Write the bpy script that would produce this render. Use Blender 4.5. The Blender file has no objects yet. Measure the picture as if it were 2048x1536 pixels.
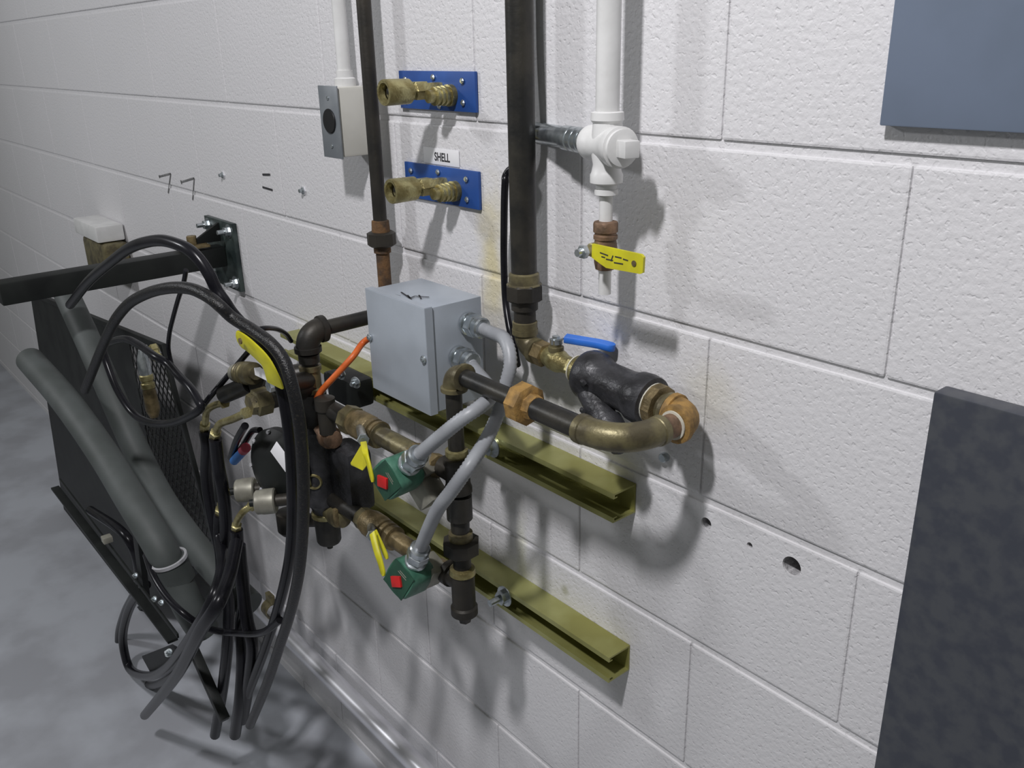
import bpy, bmesh, math, random
from mathutils import Vector, Matrix
random.seed(4)
S = bpy.context.scene
COL = S.collection
# ------------------------------------------------------------------ camera
FPX = 1770.9
YAW, PITCH, ROLL = -0.8796, -0.3663, -0.0239
CAM = Vector((2.6081, -0.761, 0.1003))
fw = Vector((math.sin(YAW)*math.cos(PITCH), math.cos(YAW)*math.cos(PITCH), math.sin(PITCH)))
r0 = Vector((math.cos(YAW), -math.sin(YAW), 0)); u0 = r0.cross(fw)
rt = r0*math.cos(ROLL) + u0*math.sin(ROLL); up = -r0*math.sin(ROLL) + u0*math.cos(ROLL)
cd = bpy.data.cameras.new('camera'); cam = bpy.data.objects.new('camera', cd); COL.objects.link(cam)
cam.matrix_world = Matrix(((rt.x, up.x, -fw.x, CAM.x), (rt.y, up.y, -fw.y, CAM.y), (rt.z, up.z, -fw.z, CAM.z), (0, 0, 0, 1)))
cd.sensor_width = 36.0; cd.lens = 36.0*FPX/2048.0; cd.clip_start = 0.02
S.camera = cam
# ------------------------------------------------------------------ world, lamps, exposure
w = bpy.data.worlds.new('world'); S.world = w; w.use_nodes = True
w.node_tree.nodes['Background'].inputs[0].default_value = (0.93, 0.95, 0.90, 1)
w.node_tree.nodes['Background'].inputs[1].default_value = 0.14
def area(name, loc, target, sx, sy, power, col):
    l = bpy.data.lights.new(name, 'AREA'); l.shape = 'RECTANGLE'; l.size = sx; l.size_y = sy; l.energy = power; l.color = col
    o = bpy.data.objects.new(name, l); COL.objects.link(o); o.location = loc
    o.rotation_euler = (Vector(target)-Vector(loc)).to_track_quat('-Z', 'Y').to_euler(); return o
area('ceiling_lamp', (2.28, -1.22, 1.38), (1.8, 0, -0.5), 0.10, 0.14, 36.0, (0.99, 0.975, 1.0))
area('ceiling_lamp', (-0.50, -2.20, 1.15), (1.1, 0, -0.6), 0.25, 0.25, 24.0, (0.96, 0.97, 1.0))
S.view_settings.view_transform = 'Standard'; S.view_settings.look = 'None'
S.view_settings.exposure = 0.0; S.view_settings.gamma = 1.0; S.view_settings.use_curve_mapping = False

def at(x, y, d):                       # point of the place at distance d in front of the block wall
    v = fw + rt*((x-1024)/FPX) - up*((y-768)/FPX)
    return CAM + v*((-d-CAM.y)/v.y)
# ------------------------------------------------------------------ materials
M = {}
def mat(name, c, rough=0.5, metal=0.0, c2=None, scale=30, lo=0.4, hi=0.6, bump=0.0, bscale=200, spec=0.5, rough2=None):
    m = bpy.data.materials.new(name); m.use_nodes = True; nt = m.node_tree; b = nt.nodes['Principled BSDF']
    b.inputs['Base Color'].default_value = (*c, 1); b.inputs['Roughness'].default_value = rough
    b.inputs['Metallic'].default_value = metal; b.inputs['Specular IOR Level'].default_value = spec
    tc = nt.nodes.new('ShaderNodeTexCoord')
    n = nt.nodes.new('ShaderNodeTexNoise'); n.inputs['Scale'].default_value = scale; n.inputs['Detail'].default_value = 5
    nt.links.new(tc.outputs['Object'], n.inputs['Vector'])
    r = nt.nodes.new('ShaderNodeValToRGB'); nt.links.new(n.outputs['Fac'], r.inputs[0])
    c2 = c2 or tuple(k*0.8 for k in c)
    r.color_ramp.elements[0].position = lo; r.color_ramp.elements[0].color = (*c, 1)
    r.color_ramp.elements[1].position = hi; r.color_ramp.elements[1].color = (*c2, 1)
    nt.links.new(r.outputs[0], b.inputs['Base Color'])
    if rough2 is not None:
        mr = nt.nodes.new('ShaderNodeMapRange'); nt.links.new(n.outputs['Fac'], mr.inputs[0])
        mr.inputs[1].default_value = lo; mr.inputs[2].default_value = hi; mr.inputs[3].default_value = rough; mr.inputs[4].default_value = rough2
        nt.links.new(mr.outputs[0], b.inputs['Roughness'])
    if bump:
        n2 = nt.nodes.new('ShaderNodeTexNoise'); n2.inputs['Scale'].default_value = bscale; n2.inputs['Detail'].default_value = 4
        nt.links.new(tc.outputs['Object'], n2.inputs['Vector'])
        bp = nt.nodes.new('ShaderNodeBump'); bp.inputs['Strength'].default_value = bump; bp.inputs['Distance'].default_value = 0.002
        nt.links.new(n2.outputs['Fac'], bp.inputs['Height']); nt.links.new(bp.outputs[0], b.inputs['Normal'])
    M[name] = m; return m
mat('black_pipe', (.018, .018, .017), .42, .3, (.04, .037, .03), 25, bump=.15)
mat('brown_pipe', (.045, .040, .032), .5, .4, (.022, .021, .019), 14, bump=.15)
mat('rust', (.16, .085, .035), .8, .2, (.07, .045, .028), 60, bump=.5)
mat('rust_bright', (.36, .21, .06), .65, .15, (.20, .12, .04), 70, bump=.5)
mat('olive_fitting', (.19, .165, .085), .42, .45, (.10, .085, .05), 45, bump=.25)
mat('brass', (.42, .38, .19), .34, .7, (.25, .21, .09), 60, bump=.35, bscale=350)
mat('brass_brown', (.25, .19, .095), .45, .5, (.13, .10, .05), 50, bump=.4, bscale=300)
mat('cast_black', (.020, .020, .022), .38, .2, (.05, .05, .055), 30, bump=.5, bscale=160)
mat('zinc', (.62, .66, .68), .28, .9, (.40, .44, .46), 60)
mat('steel', (.80, .80, .83), .30, .55, (.70, .70, .73), 8)
mat('chrome', (.84, .84, .88), .34, .7, (.80, .80, .84), 8)
mat('strut', (.40, .40, .16), .33, .5, (.30, .29, .09), 10, rough2=.42)
mat('white_paint', (.70, .70, .69), .4, 0, (.62, .62, .61), 20, bump=.12, bscale=120)
mat('cream_paint', (.60, .59, .54), .45, 0, (.54, .53, .48), 14)
mat('gray_paint', (.40, .44, .49), .38, .1, (.36, .395, .44), 12, bump=.05)
mat('cover_gray', (.27, .29, .31), .4, .4, (.22, .24, .26), 20)
mat('blue_gray_paint', (.145, .18, .245), .5, 0, (.12, .15, .20), 6)
mat('pvc_gray', (.33, .345, .365), .42, 0, (.28, .29, .31), 20)
mat('duct_gray', (.075, .085, .083), .6, 0, (.055, .063, .060), 10)
mat('hose_black', (.006, .006, .008), .27, 0, (.010, .010, .013), 25, spec=.25)
mat('thread_tape', (.56, .54, .46), .6, 0, (.6, .58, .48), 60)
mat('hose_braid', (.008, .008, .009), .32, 0, (.030, .027, .022), 320, lo=.55, hi=.70, bump=.4, bscale=600, spec=.4)
mat('black_metal', (.006, .007, .007), .5, 0, (.012, .014, .013), 14, spec=.3)
mat('dark_bracket', (.020, .030, .030), .4, .3, (.06, .08, .075), 22)
mat('blue_plate', (.020, .085, .33), .45, .1, (.016, .065, .26), 12)
mat('blue_grip', (.03, .17, .66), .42, 0, (.025, .14, .55), 20)
mat('yellow_grip', (.66, .62, .02), .4, 0, (.52, .48, .02), 25)
mat('green_coil', (.065, .185, .125), .45, 0, (.03, .11, .07), 50)
mat('green_dark', (.02, .075, .045), .5, 0, (.015, .055, .035), 40)
mat('red_tag', (.62, .02, .02), .45, 0, (.45, .015, .015), 40)
mat('orange', (.72, .16, .03), .45, 0, (.58, .11, .02), 40)
mat('label_white', (.78, .78, .80), .5, 0, (.74, .74, .76), 10)
mat('ink', (.03, .03, .035), .7, 0)
mat('pencil', (.13, .13, .13), .8, 0, (.20, .20, .20), 90)
mat('pale_body', (.36, .35, .29), .45, .4, (.26, .25, .21), 30)
mat('socket_black', (.008, .008, .009), .4, 0)
mat('floor_paint', (.46, .48, .52), .5, 0, (.36, .37, .40), 5, bump=.1, bscale=40)
mat('dark_steel', (.05, .055, .07), .45, .2, (.07, .075, .085), 60)
mat('blue_tape', (.05, .22, .62), .5, 0); mat('red_tape', (.5, .06, .10), .5, 0)
mat('copper', (.26, .16, .10), .5, .4, (.13, .085, .055), 60, bump=.3)

def wall_mat():
    m = bpy.data.materials.new('painted_block'); m.use_nodes = True; nt = m.node_tree; L = nt.links; b = nt.nodes['Principled BSDF']
    b.inputs['Roughness'].default_value = .5
    g = nt.nodes.new('ShaderNodeNewGeometry')
    n = nt.nodes.new('ShaderNodeTexNoise'); n.inputs['Scale'].default_value = 3.5; n.inputs['Detail'].default_value = 4; L.new(g.outputs['Position'], n.inputs['Vector'])
    r = nt.nodes.new('ShaderNodeValToRGB'); L.new(n.outputs['Fac'], r.inputs[0])
    r.color_ramp.elements[0].color = (.63, .625, .635, 1); r.color_ramp.elements[1].color = (.68, .67, .685, 1)
    prev = r.outputs[0]
    def stain(c, rx, rz, col, amt):
        nonlocal prev
        s = nt.nodes.new('ShaderNodeVectorMath'); s.operation = 'SUBTRACT'; L.new(g.outputs['Position'], s.inputs[0]); s.inputs[1].default_value = c
        q = nt.nodes.new('ShaderNodeVectorMath'); q.operation = 'MULTIPLY'; L.new(s.outputs[0], q.inputs[0]); q.inputs[1].default_value = (1/rx, 0, 1/rz)
        ln = nt.nodes.new('ShaderNodeVectorMath'); ln.operation = 'LENGTH'; L.new(q.outputs[0], ln.inputs[0])
        n3 = nt.nodes.new('ShaderNodeTexNoise'); n3.inputs['Scale'].default_value = 22; L.new(g.outputs['Position'], n3.inputs['Vector'])
        ad = nt.nodes.new('ShaderNodeMath'); ad.operation = 'ADD'; L.new(ln.outputs['Value'], ad.inputs[0]); L.new(n3.outputs['Fac'], ad.inputs[1])
        mr = nt.nodes.new('ShaderNodeMapRange'); mr.interpolation_type = 'SMOOTHSTEP'; L.new(ad.outputs[0], mr.inputs[0])
        mr.inputs[1].default_value = .5; mr.inputs[2].default_value = 1.5; mr.inputs[3].default_value = amt; mr.inputs[4].default_value = 0
        mx = nt.nodes.new('ShaderNodeMixRGB'); L.new(mr.outputs[0], mx.inputs[0]); L.new(prev, mx.inputs[1]); mx.inputs[2].default_value = (*col, 1)
        prev = mx.outputs[0]
    stain(at(985, 530, 0), .045, .16, (.60, .53, .30), .85)
    stain(at(1120, 800, 0), .13, .07, (.50, .50, .42), .5)
    stain(at(1420, 800, 0), .06, .06, (.56, .54, .44), .5)
    stain(at(1130, 1180, 0), .012, .014, (.34, .34, .24), .7)
    stain(at(1045, 1120, 0), .02, .14, (.52, .52, .36), .5)
    L.new(prev, b.inputs['Base Color'])
    n1 = nt.nodes.new('ShaderNodeTexNoise'); n1.inputs['Scale'].default_value = 150; n1.inputs['Detail'].default_value = 3; n1.inputs['Roughness'].default_value = .45; L.new(g.outputs['Position'], n1.inputs['Vector'])
    vo = nt.nodes.new('ShaderNodeTexNoise'); vo.inputs['Scale'].default_value = 190; vo.inputs['Detail'].default_value = 1; L.new(g.outputs['Position'], vo.inputs['Vector'])
    pit = nt.nodes.new('ShaderNodeMapRange'); L.new(vo.outputs['Fac'], pit.inputs[0]); pit.inputs[1].default_value = .28; pit.inputs[2].default_value = .42
    ad = nt.nodes.new('ShaderNodeMath'); ad.operation = 'MULTIPLY_ADD'; L.new(pit.outputs[0], ad.inputs[0]); ad.inputs[1].default_value = .35; L.new(n1.outputs['Fac'], ad.inputs[2])
    bp = nt.nodes.new('ShaderNodeBump'); bp.inputs['Strength'].default_value = .75; bp.inputs['Distance'].default_value = .0014
    L.new(ad.outputs[0], bp.inputs['Height']); L.new(bp.outputs[0], b.inputs['Normal'])
    M['wall'] = m
wall_mat()
# ------------------------------------------------------------------ mesh helpers
Z = Vector((0, 0, 1)); XX = Vector((1, 0, 0)); OUT = Vector((0, -1, 0))
WL = {}
def V(*a): return Vector(a)
def frame(d):
    d = d.normalized(); a = Vector((0, 0, 1)) if abs(d.z) < .9 else Vector((1, 0, 0))
    x = a.cross(d).normalized(); return x, d.cross(x)
def lathe(bm, A, B, prof, seg=24, cap=True, phase=0):
    """profile rings (t in metres from A towards B, radius)"""
    A = Vector(A); d = (Vector(B)-A).normalized(); x, y = frame(d); rings = []
    for t, r in prof:
        rings.append([bm.verts.new(A + d*t + (x*math.cos(2*math.pi*i/seg+phase) + y*math.sin(2*math.pi*i/seg+phase))*r) for i in range(seg)])
    for p, q in zip(rings, rings[1:]):
        for i in range(seg): bm.faces.new((p[i], p[(i+1) % seg], q[(i+1) % seg], q[i]))
    if cap: bm.faces.new(rings[0][::-1]); bm.faces.new(rings[-1])
def cyl(bm, A, B, r, seg=24, ch=0.0, phase=0):
    L = (Vector(B)-Vector(A)).length
    if ch: lathe(bm, A, B, [(0, r-ch), (ch, r), (L-ch, r), (L, r-ch)], seg, phase=phase)
    else: lathe(bm, A, B, [(0, r), (L, r)], seg, phase=phase)
def ring(bm, A, B, r, ri, seg=24):
    L = (Vector(B)-Vector(A)).length
    lathe(bm, A, B, [(L, ri), (0, ri), (0, r), (L, r), (L, ri)], seg, cap=False)
def smooth(pts, n=8):
    P = [Vector(p) for p in pts]; P = [P[0]*2-P[1]] + P + [P[-1]*2-P[-2]]; out = []
    for i in range(1, len(P)-2):
        for k in range(n):
            t = k/n; a, b, c, e = P[i-1], P[i], P[i+1], P[i+2]
            out.append(.5*((2*b) + (c-a)*t + (2*a-5*b+4*c-e)*t*t + (-a+3*b-3*c+e)*t**3))
    out.append(P[-2]); return out
def tube(bm, pts, r, seg=14, ridge=0.0, rf=None):
    n = len(pts); T = [(pts[min(i+1, n-1)]-pts[max(i-1, 0)]).normalized() for i in range(n)]
    x, y = frame(T[0]); rings = []
    for i in range(n):
        x = (x - T[i]*x.dot(T[i])).normalized(); y = T[i].cross(x)
        rr = rf(i/(n-1)) if rf else r
        if ridge and i % 2: rr -= ridge
        rings.append([bm.verts.new(pts[i] + (x*math.cos(2*math.pi*k/seg) + y*math.sin(2*math.pi*k/seg))*rr) for k in range(seg)])
    for p, q in zip(rings, rings[1:]):
        for k in range(seg): bm.faces.new((p[k], p[(k+1) % seg], q[(k+1) % seg], q[k]))
    bm.faces.new(rings[0][::-1]); bm.faces.new(rings[-1])
def resample(pts, step):
    out = [pts[0]]; acc = 0
    for a, b in zip(pts, pts[1:]):
        L = (b-a).length; s = step-acc
        while s <= L: out.append(a+(b-a)*(s/L)); s += step
        acc = (acc+L) % step
    return out
def box(bm, c, size, ax=None, bev=0.0):
    c = Vector(c); ax = ax or (XX, V(0, 1, 0), Z)
    t = bmesh.new(); bmesh.ops.create_cube(t, size=1.0)
    for v in t.verts: v.co = Vector((v.co.x*size[0], v.co.y*size[1], v.co.z*size[2]))
    if bev: bmesh.ops.bevel(t, geom=t.edges[:], offset=bev, segments=2, affect='EDGES', profile=.6)
    mp = {v: bm.verts.new(c + ax[0]*v.co.x + ax[1]*v.co.y + ax[2]*v.co.z) for v in t.verts}
    for f in t.faces: bm.faces.new([mp[v] for v in f.verts])
    t.free()
def prism(bm, pts, thick, n):
    """flat outline (3-D points) extruded by thick along n"""
    a = [bm.verts.new(Vector(p)) for p in pts]; b = [bm.verts.new(Vector(p)+n*thick) for p in pts]
    bm.faces.new(a); bm.faces.new(b[::-1])
    for i in range(len(a)): j = (i+1) % len(a); bm.faces.new((a[j], a[i], b[i], b[j]))
def thing(name, label, cat, loc, group=None):
    o = bpy.data.objects.new(name, None); COL.objects.link(o); o.location = loc; o.empty_display_size = .02
    o['label'] = label; o['category'] = cat
    if group: o['group'] = group
    WL[o] = Vector(loc); return o
def obj(name, bm, m, parent=None, label=None, cat=None, group=None, kind=None, sharp=32):
    bmesh.ops.recalc_face_normals(bm, faces=bm.faces[:])
    if parent is not None: base = WL[parent]
    else:
        co = [v.co for v in bm.verts]; base = Vector((sum(c.x for c in co)/len(co), sum(c.y for c in co)/len(co), min(c.z for c in co)))
    for v in bm.verts: v.co -= base
    me = bpy.data.meshes.new(name); bm.to_mesh(me); bm.free(); me.materials.append(M[m])
    me.shade_smooth(); me.set_sharp_from_angle(angle=math.radians(sharp))
    o = bpy.data.objects.new(name, me); COL.objects.link(o)
    if parent is not None:
        o.parent = parent; WL[o] = base
    else: o.location = base; WL[o] = base
    if label: o['label'] = label
    if cat: o['category'] = cat
    if group: o['group'] = group
    if kind: o['kind'] = kind
    return o
def B(): return bmesh.new()
def elbow(bm, P, da, db, r, L, collar=.008, cr=1.18):
    P = Vector(P); da = da.normalized(); db = db.normalized(); a = P+da*L; b = P+db*L; pts = []
    for i in range(13):
        t = i/12; pts.append(a*(1-t)**2 + P*2*t*(1-t) + b*t*t)
    tube(bm, pts, r, 20)
    for q, d in ((a, da), (b, db)): lathe(bm, q-d*collar*.6, q+d*collar*.4, [(0, r), (.001, r*cr), (collar-.001, r*cr), (collar, r*.96)], 20)
# ------------------------------------------------------------------ the setting
CW, CH, J = .4064, .2032, .0045
FLOOR = -1.45
bm = B(); box(bm, (-1.65, .0770, (.8-2.0)/2+.35), (8.7, .148, 2.9))
wall = obj('wall_back', bm, 'wall'); wall['kind'] = 'structure'
def block_mesh(wd):
    bm = B(); box(bm, (0, .03, 0), (wd-2*.0009, .06, CH-2*J), bev=.0026)
    me = bpy.data.meshes.new('concrete_block'); bm.to_mesh(me); bm.free(); me.materials.append(M['wall']); me.shade_flat(); return me
BM = block_mesh(CW)
holes = [(at(1412, 1047, 0), .0075), (at(1499, 1091, 0), .0038), (at(1583, 1133, 0), .0115)]
for row in range(-2, 8):              # row 0 lies just under the first joint in view
    zc = -(row+.5)*CH
    off = .5 if row % 2 == 0 else 0.0
    for k in range(-14, 7):
        xc = (k+off+.5)*CW
        if xc > 2.9 or xc < -5.6: continue
        o = bpy.data.objects.new('concrete_block', BM); COL.objects.link(o); o.parent = wall
        jx = (random.random()-.5)*.0006; o.location = Vector((xc, jx, zc)) - WL[wall]
        if row == 2 and abs(xc-(4.5*CW+CW/2)) < .01:
            o.data = BM.copy()
            for tgt in (o, wall):
              for c, r in holes:
                bm = B(); cyl(bm, c+V(0, -.02, 0), c+V(0, .034, 0), r, 24); bmesh.ops.recalc_face_normals(bm, faces=bm.faces[:])
                cm = bpy.data.meshes.new('cut'); bm.to_mesh(cm); bm.free(); co = bpy.data.objects.new('cut', cm); COL.objects.link(co)
                md = tgt.modifiers.new('b', 'BOOLEAN'); md.operation = 'DIFFERENCE'; md.object = co; md.solver = 'EXACT'
                bpy.context.view_layer.update(); dg = bpy.context.evaluated_depsgraph_get()
                nm = bpy.data.meshes.new_from_object(tgt.evaluated_get(dg)); tgt.modifiers.clear(); tgt.data = nm
                nm.materials.clear(); nm.materials.append(M['wall'])
                nm.shade_flat(); bpy.data.objects.remove(co)
bm = B(); box(bm, (-1.65, -1.6, FLOOR-.03), (8.7, 3.4, .06)); fl = obj('floor', bm, 'floor_paint'); fl['kind'] = 'structure'

# ------------------------------------------------------------------ strut channels
def strut(z, x0, x1, label):
    t = thing('strut_channel', label, 'channel', (x0, -.02, z-.041), 'slotted steel channels fixed to the wall')
    h, tk, lip, ret = .0413, .0026, .0075, .007
    prof = [(0, 0), (-h, 0), (-h, -lip), (-h+ret, -lip), (-h+ret, -lip+tk*.6), (-h+tk, -lip+tk*.6), (-h+tk, -tk), (-tk, -tk),
            (-tk, -h+tk), (-h+tk, -h+tk), (-h+tk, -h+lip-tk*.6), (-h+ret, -h+lip-tk*.6), (-h+ret, -h+lip), (-h, -h+lip), (-h, -h), (0, -h)]
    bm = B(); a = [bm.verts.new((x0, y-.0005, z+zz)) for y, zz in prof]; b = [bm.verts.new((x1, y-.0005, z+zz)) for y, zz in prof]
    bm.faces.new(a); bm.faces.new(b[::-1])
    for i in range(len(a)): j = (i+1) % len(a); bm.faces.new((a[i], a[j], b[j], b[i]))
    obj('channel', bm, 'strut', t, sharp=20)
    return t
su = strut(-.4255, 1.02, 1.932, 'upper olive yellow strut channel on the wall, ending below the pipe loop')
sl = strut(-.675, 1.02, 1.930, 'lower olive yellow strut channel on the wall, below the green valves')
def bolt(bm, P, d, r, L, washer=True):
    d = d.normalized(); P = Vector(P)
    if washer: cyl(bm, P, P+d*.0018, r*1.5, 20)
    cyl(bm, P+d*.0018, P+d*(.0018+r*.9), r, 6); cyl(bm, P, P+d*L, r*.5, 12)
P = at(1010, 1192, .042); bm = B(); bolt(bm, P, OUT, .011, .03); obj('bolt', bm, 'zinc', sl)
P = at(985, 893, .042); bm = B(); bolt(bm, P, OUT, .011, .022); obj('bolt', bm, 'zinc', su)

# ------------------------------------------------------------------ pipe drop A (thin, left)
ax, ay = 1.420, -.036
t = thing('steel_pipe', 'thin dark vertical steel pipe with a rusted union, behind the grey box', 'pipe', (ax, ay, -.29))
bm = B(); cyl(bm, (ax, ay, .84), (ax, ay, -.150), .0107); obj('pipe_length', bm, 'brown_pipe', t)
bm = B(); lathe(bm, (ax, ay, -.150), (ax, ay, -1), [(0, .0107), (.001, .0135), (.018, .0145), (.020, .016), (.0205, .017)], 20); obj('union_end', bm, 'rust', t)
bm = B(); lathe(bm, (ax, ay, -.168), (ax, ay, -1), [(0, .0185), (.002, .0225), (.020, .0225), (.023, .018)], 10); obj('union_nut', bm, 'brown_pipe', t)
bm = B(); lathe(bm, (ax, ay, -.191), (ax, ay, -1), [(0, .0135), (.01, .0135), (.011, .0107), (.092, .0107)], 20); obj('pipe_nipple', bm, 'rust', t)
bm = B(); elbow(bm, (ax, ay, -.300), Z, V(0, -1, 0), .0135, .020, .007, 1.15); obj('bottom_elbow', bm, 'rust', t)
# black outlet box
t = thing('outlet_box', 'white outlet box with grey cover and round black socket, upper left', 'outlet', at(690, 318, 0))
x0, x1, z0, z1 = 1.305, 1.361, -.0605, .0475
bm = B(); box(bm, ((x0+x1)/2, -.029, (z0+z1)/2), (x1-x0-.004, .056, z1-z0-.004), bev=.005); obj('housing', bm, 'cream_paint', t)
bm = B(); c = V((x0+x1)/2, -.0585, (z0+z1)/2); box(bm, c, (x1-x0+.002, .0022, z1-z0), bev=.0008); cv = obj('cover_plate', bm, 'cover_gray', t)
bm = B(); cyl(bm, c+V(0, -.001, .002), c+V(0, -.0035, .002), .0185, 32, .0008); obj('socket', bm, 'socket_black', cv)
for dz in (.036, -.036):
    bm = B(); cyl(bm, c+V(0, -.001, dz), c+V(0, -.0028, dz), .0032, 14, .0006); obj('screw', bm, 'zinc', cv)
t = thing('conduit', 'white painted conduit rising from the top of the outlet box', 'pipe', ((x0+x1)/2, -.027, z1))
bm = B(); cyl(bm, ((x0+x1)/2, -.027, z1-.004), ((x0+x1)/2, -.027, .84), .0105); obj('pipe_length', bm, 'white_paint', t)
bm = B(); lathe(bm, ((x0+x1)/2, -.027, z1-.003), ((x0+x1)/2, -.027, 2), [(0, .0165), (.012, .0165), (.014, .013), (.024, .013)], 20); obj('connector', bm, 'white_paint', t)

# ------------------------------------------------------------------ blue plates with couplers
def blue_plate(z, label, grp):
    x0, x1 = 1.452, 1.633; zc = z-.026
    t = thing('blue_plate', label, 'plate', (x0, 0, z-.053), 'blue wall plates with gas couplers')
    bm = B(); box(bm, ((x0+x1)/2, -.0032, zc), (x1-x0, .0045, .052), bev=.0006); obj('plate', bm, 'blue_plate', t)
    for px, pz in ((.018, -.012), (.018, -.041), (.088, -.008), (.100, -.046), (.155, -.012), (.155, -.040)):
        bm = B(); P = V(x0+px, -.0055, z+pz); cyl(bm, P, P+OUT*.003, .0042, 8, .0008); cyl(bm, P, P+OUT*.0042, .0022, 8); obj('screw', bm, 'zinc', t)
    # the ribbed brass nipple
    P = V(1.580, -.005, zc-.005); D = V(0, -1, 0)
    bm = B(); lathe(bm, P, P+D, [(0, .0145), (.008, .0145), (.0085, .012), (.013, .012), (.0135, .0135), (.016, .0135), (.0165, .0115), (.020, .0115), (.0205, .013), (.023, .013), (.0235, .0112), (.027, .0112), (.0275, .0125), (.030, .0125), (.031, .0085), (.040, .0085), (.041, .0065)], 20)
    obj('ribbed_nipple', bm, 'brass', t)
    # quick coupler standing further out
    P = V(1.553, -.005, zc+.002); D = V(0, -1, 0)
    bm = B(); lathe(bm, P, P+D, [(0, .011), (.025, .011), (.026, .0135), (.044, .0135), (.046, .0105), (.052, .0105)], 6); obj('coupler_stem', bm, 'brass', t)
    bm = B(); lathe(bm, P+D*.050, P+D, [(0, .0125), (.003, .0165), (.040, .0172), (.042, .0165), (.042, .0125), (.033, .0110)], 28, cap=False); slv = obj('coupler_sleeve', bm, 'brass', t)
    bm = B(); lathe(bm, P+D*.078, P+D, [(0, .011), (.004, .010), (.007, .005)], 20); obj('coupler_core', bm, 'socket_black', slv)
    return t
blue_plate(-.0615, 'blue wall plate with two brass couplers, under the white label', 0)
blue_plate(.068, 'blue wall plate with two brass couplers, at the top edge of the picture', 0)
# white label
a, b_, c_, d_ = at(848, 293, 0), at(919, 303, 0), at(920, 332, 0), at(850, 325, 0)
bm = B(); box(bm, ((a.x+b_.x)/2, -.0012, (a.z+d_.z)/2), (b_.x-a.x, .0006, abs(a.z-d_.z)), bev=.0002)
lab = obj('label_strip', bm, 'label_white', label='white printed label reading SHELL stuck above the lower blue plate', cat='label')
def text(s, loc, size, parent, m, ax=XX, ay_=Z, name='lettering', sq=1.0):
    cu = bpy.data.curves.new('t', 'FONT'); cu.body = s; cu.size = size; cu.align_x = 'CENTER'; cu.align_y = 'CENTER'; cu.extrude = .0001; cu.offset = .0004
    o = bpy.data.objects.new('t', cu); COL.objects.link(o); bpy.context.view_layer.update()
    me = bpy.data.meshes.new_from_object(o.evaluated_get(bpy.context.evaluated_depsgraph_get())); bpy.data.objects.remove(o)
    n = ax.cross(ay_); loc = Vector(loc) - WL[parent]
    for v in me.vertices: v.co = loc + ax*v.co.x*sq + ay_*v.co.y + n*v.co.z
    me.materials.clear(); me.materials.append(M[m]); o = bpy.data.objects.new(name, me); COL.objects.link(o); o.parent = parent; return o
text('SHELL', ((a.x+b_.x)/2+.003, -.0017, (a.z+d_.z)/2-.001), .0165, lab, 'ink', sq=.85)

# ------------------------------------------------------------------ pencil marks on the wall
def strokes(name, segs, wd, y, m, parent):
    bm = B()
    for p, q in segs:
        d = (q-p).normalized(); n = d.cross(V(0, 1, 0)).normalized()*wd/2
        vs = [p-n, p+n, q+n, q-n]; prism(bm, [V(k.x, y, k.z) for k in vs], .0002, V(0, -1, 0))
    return obj(name, bm, m, parent)
g = lambda x, y: at(x, y, 0)
strokes('marker_numeral', [(g(319, 353), g(342, 347)), (g(342, 347), g(337, 386)), (g(319, 350), g(320, 356))], .004, -.0012, 'pencil', wall)
strokes('marker_numeral', [(g(363, 364), g(389, 356)), (g(389, 356), g(386, 400)), (g(362, 360), g(364, 368))], .004, -.0012, 'pencil', wall)
strokes('pencil_dash', [(g(526, 349), g(541, 349))], .004, -.0012, 'ink', wall)
strokes('pencil_dash', [(g(526, 374), g(546, 380))], .004, -.0012, 'ink', wall)
for (x, y), lb in (((447, 350), 'small steel wall anchor bolt left of the two dashes'), ((608, 381), 'small steel wall anchor bolt below the outlet box')):
    P = at(x, y, 0); t = thing('anchor_bolt', lb, 'bolt', P, 'anchor bolts in the bare wall')
    bm = B(); lathe(bm, P+V(0, .002, 0), P+OUT, [(0, .006), (.006, .006), (.008, .004), (.012, .0035)], 10); obj('bolt_stem', bm, 'zinc', t)
    bm = B(); cyl(bm, P, P+OUT*.0025, .0085, 6); obj('hex_nut', bm, 'steel', t)

# ------------------------------------------------------------------ pipe drop B (thick, middle)
bx, by = 1.766, -.040
t = thing('steel_pipe', 'thick black vertical steel pipe with olive union in the middle of the wall', 'pipe', (bx, by, -.262))
bm = B(); cyl(bm, (bx, by, .84), (bx, by, -.178), .0167, 32); obj('pipe_length', bm, 'black_pipe', t)
bm = B(); lathe(bm, (bx, by, -.172), (bx, by, -1), [(0, .0168), (.002, .0195), (.014, .0205), (.016, .023)], 28); obj('union_end', bm, 'olive_fitting', t)
bm = B(); lathe(bm, (bx, by, -.187), (bx, by, -1), [(0, .0225), (.002, .0245), (.020, .0245), (.023, .020)], 8, phase=.3); obj('union_nut', bm, 'brown_pipe', t)
bm = B(); lathe(bm, (bx, by, -.209), (bx, by, -1), [(0, .0175), (.012, .0175), (.013, .0145), (.030, .0145)], 24); obj('pipe_nipple', bm, 'brown_pipe', t)
bm = B(); lathe(bm, (bx, by, -.237), (bx, by, -1), [(0, .015), (.001, .0165), (.010, .0165), (.012, .014), (.018, .014)], 24); obj('end_collar', bm, 'olive_fitting', t)
# cable beside it
pts = smooth([V(1.746, -.010, .84), V(1.746, -.010, .30), V(1.746, -.010, .10), V(1.746, -.016, -.02), at(1015, 345, .025), at(1010, 370, .03), at(1008, 450, .02), at(1008, 530, .018), at(1011, 600, .02), at(1019, 655, .03), at(1028, 690, .035), at(1035, 730, .02)], 8)
bm = B(); tube(bm, pts, .0048, 12); obj('black_cable', bm, 'hose_black', label='thin black cable running down the left side of the thick pipe', cat='cable')
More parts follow.
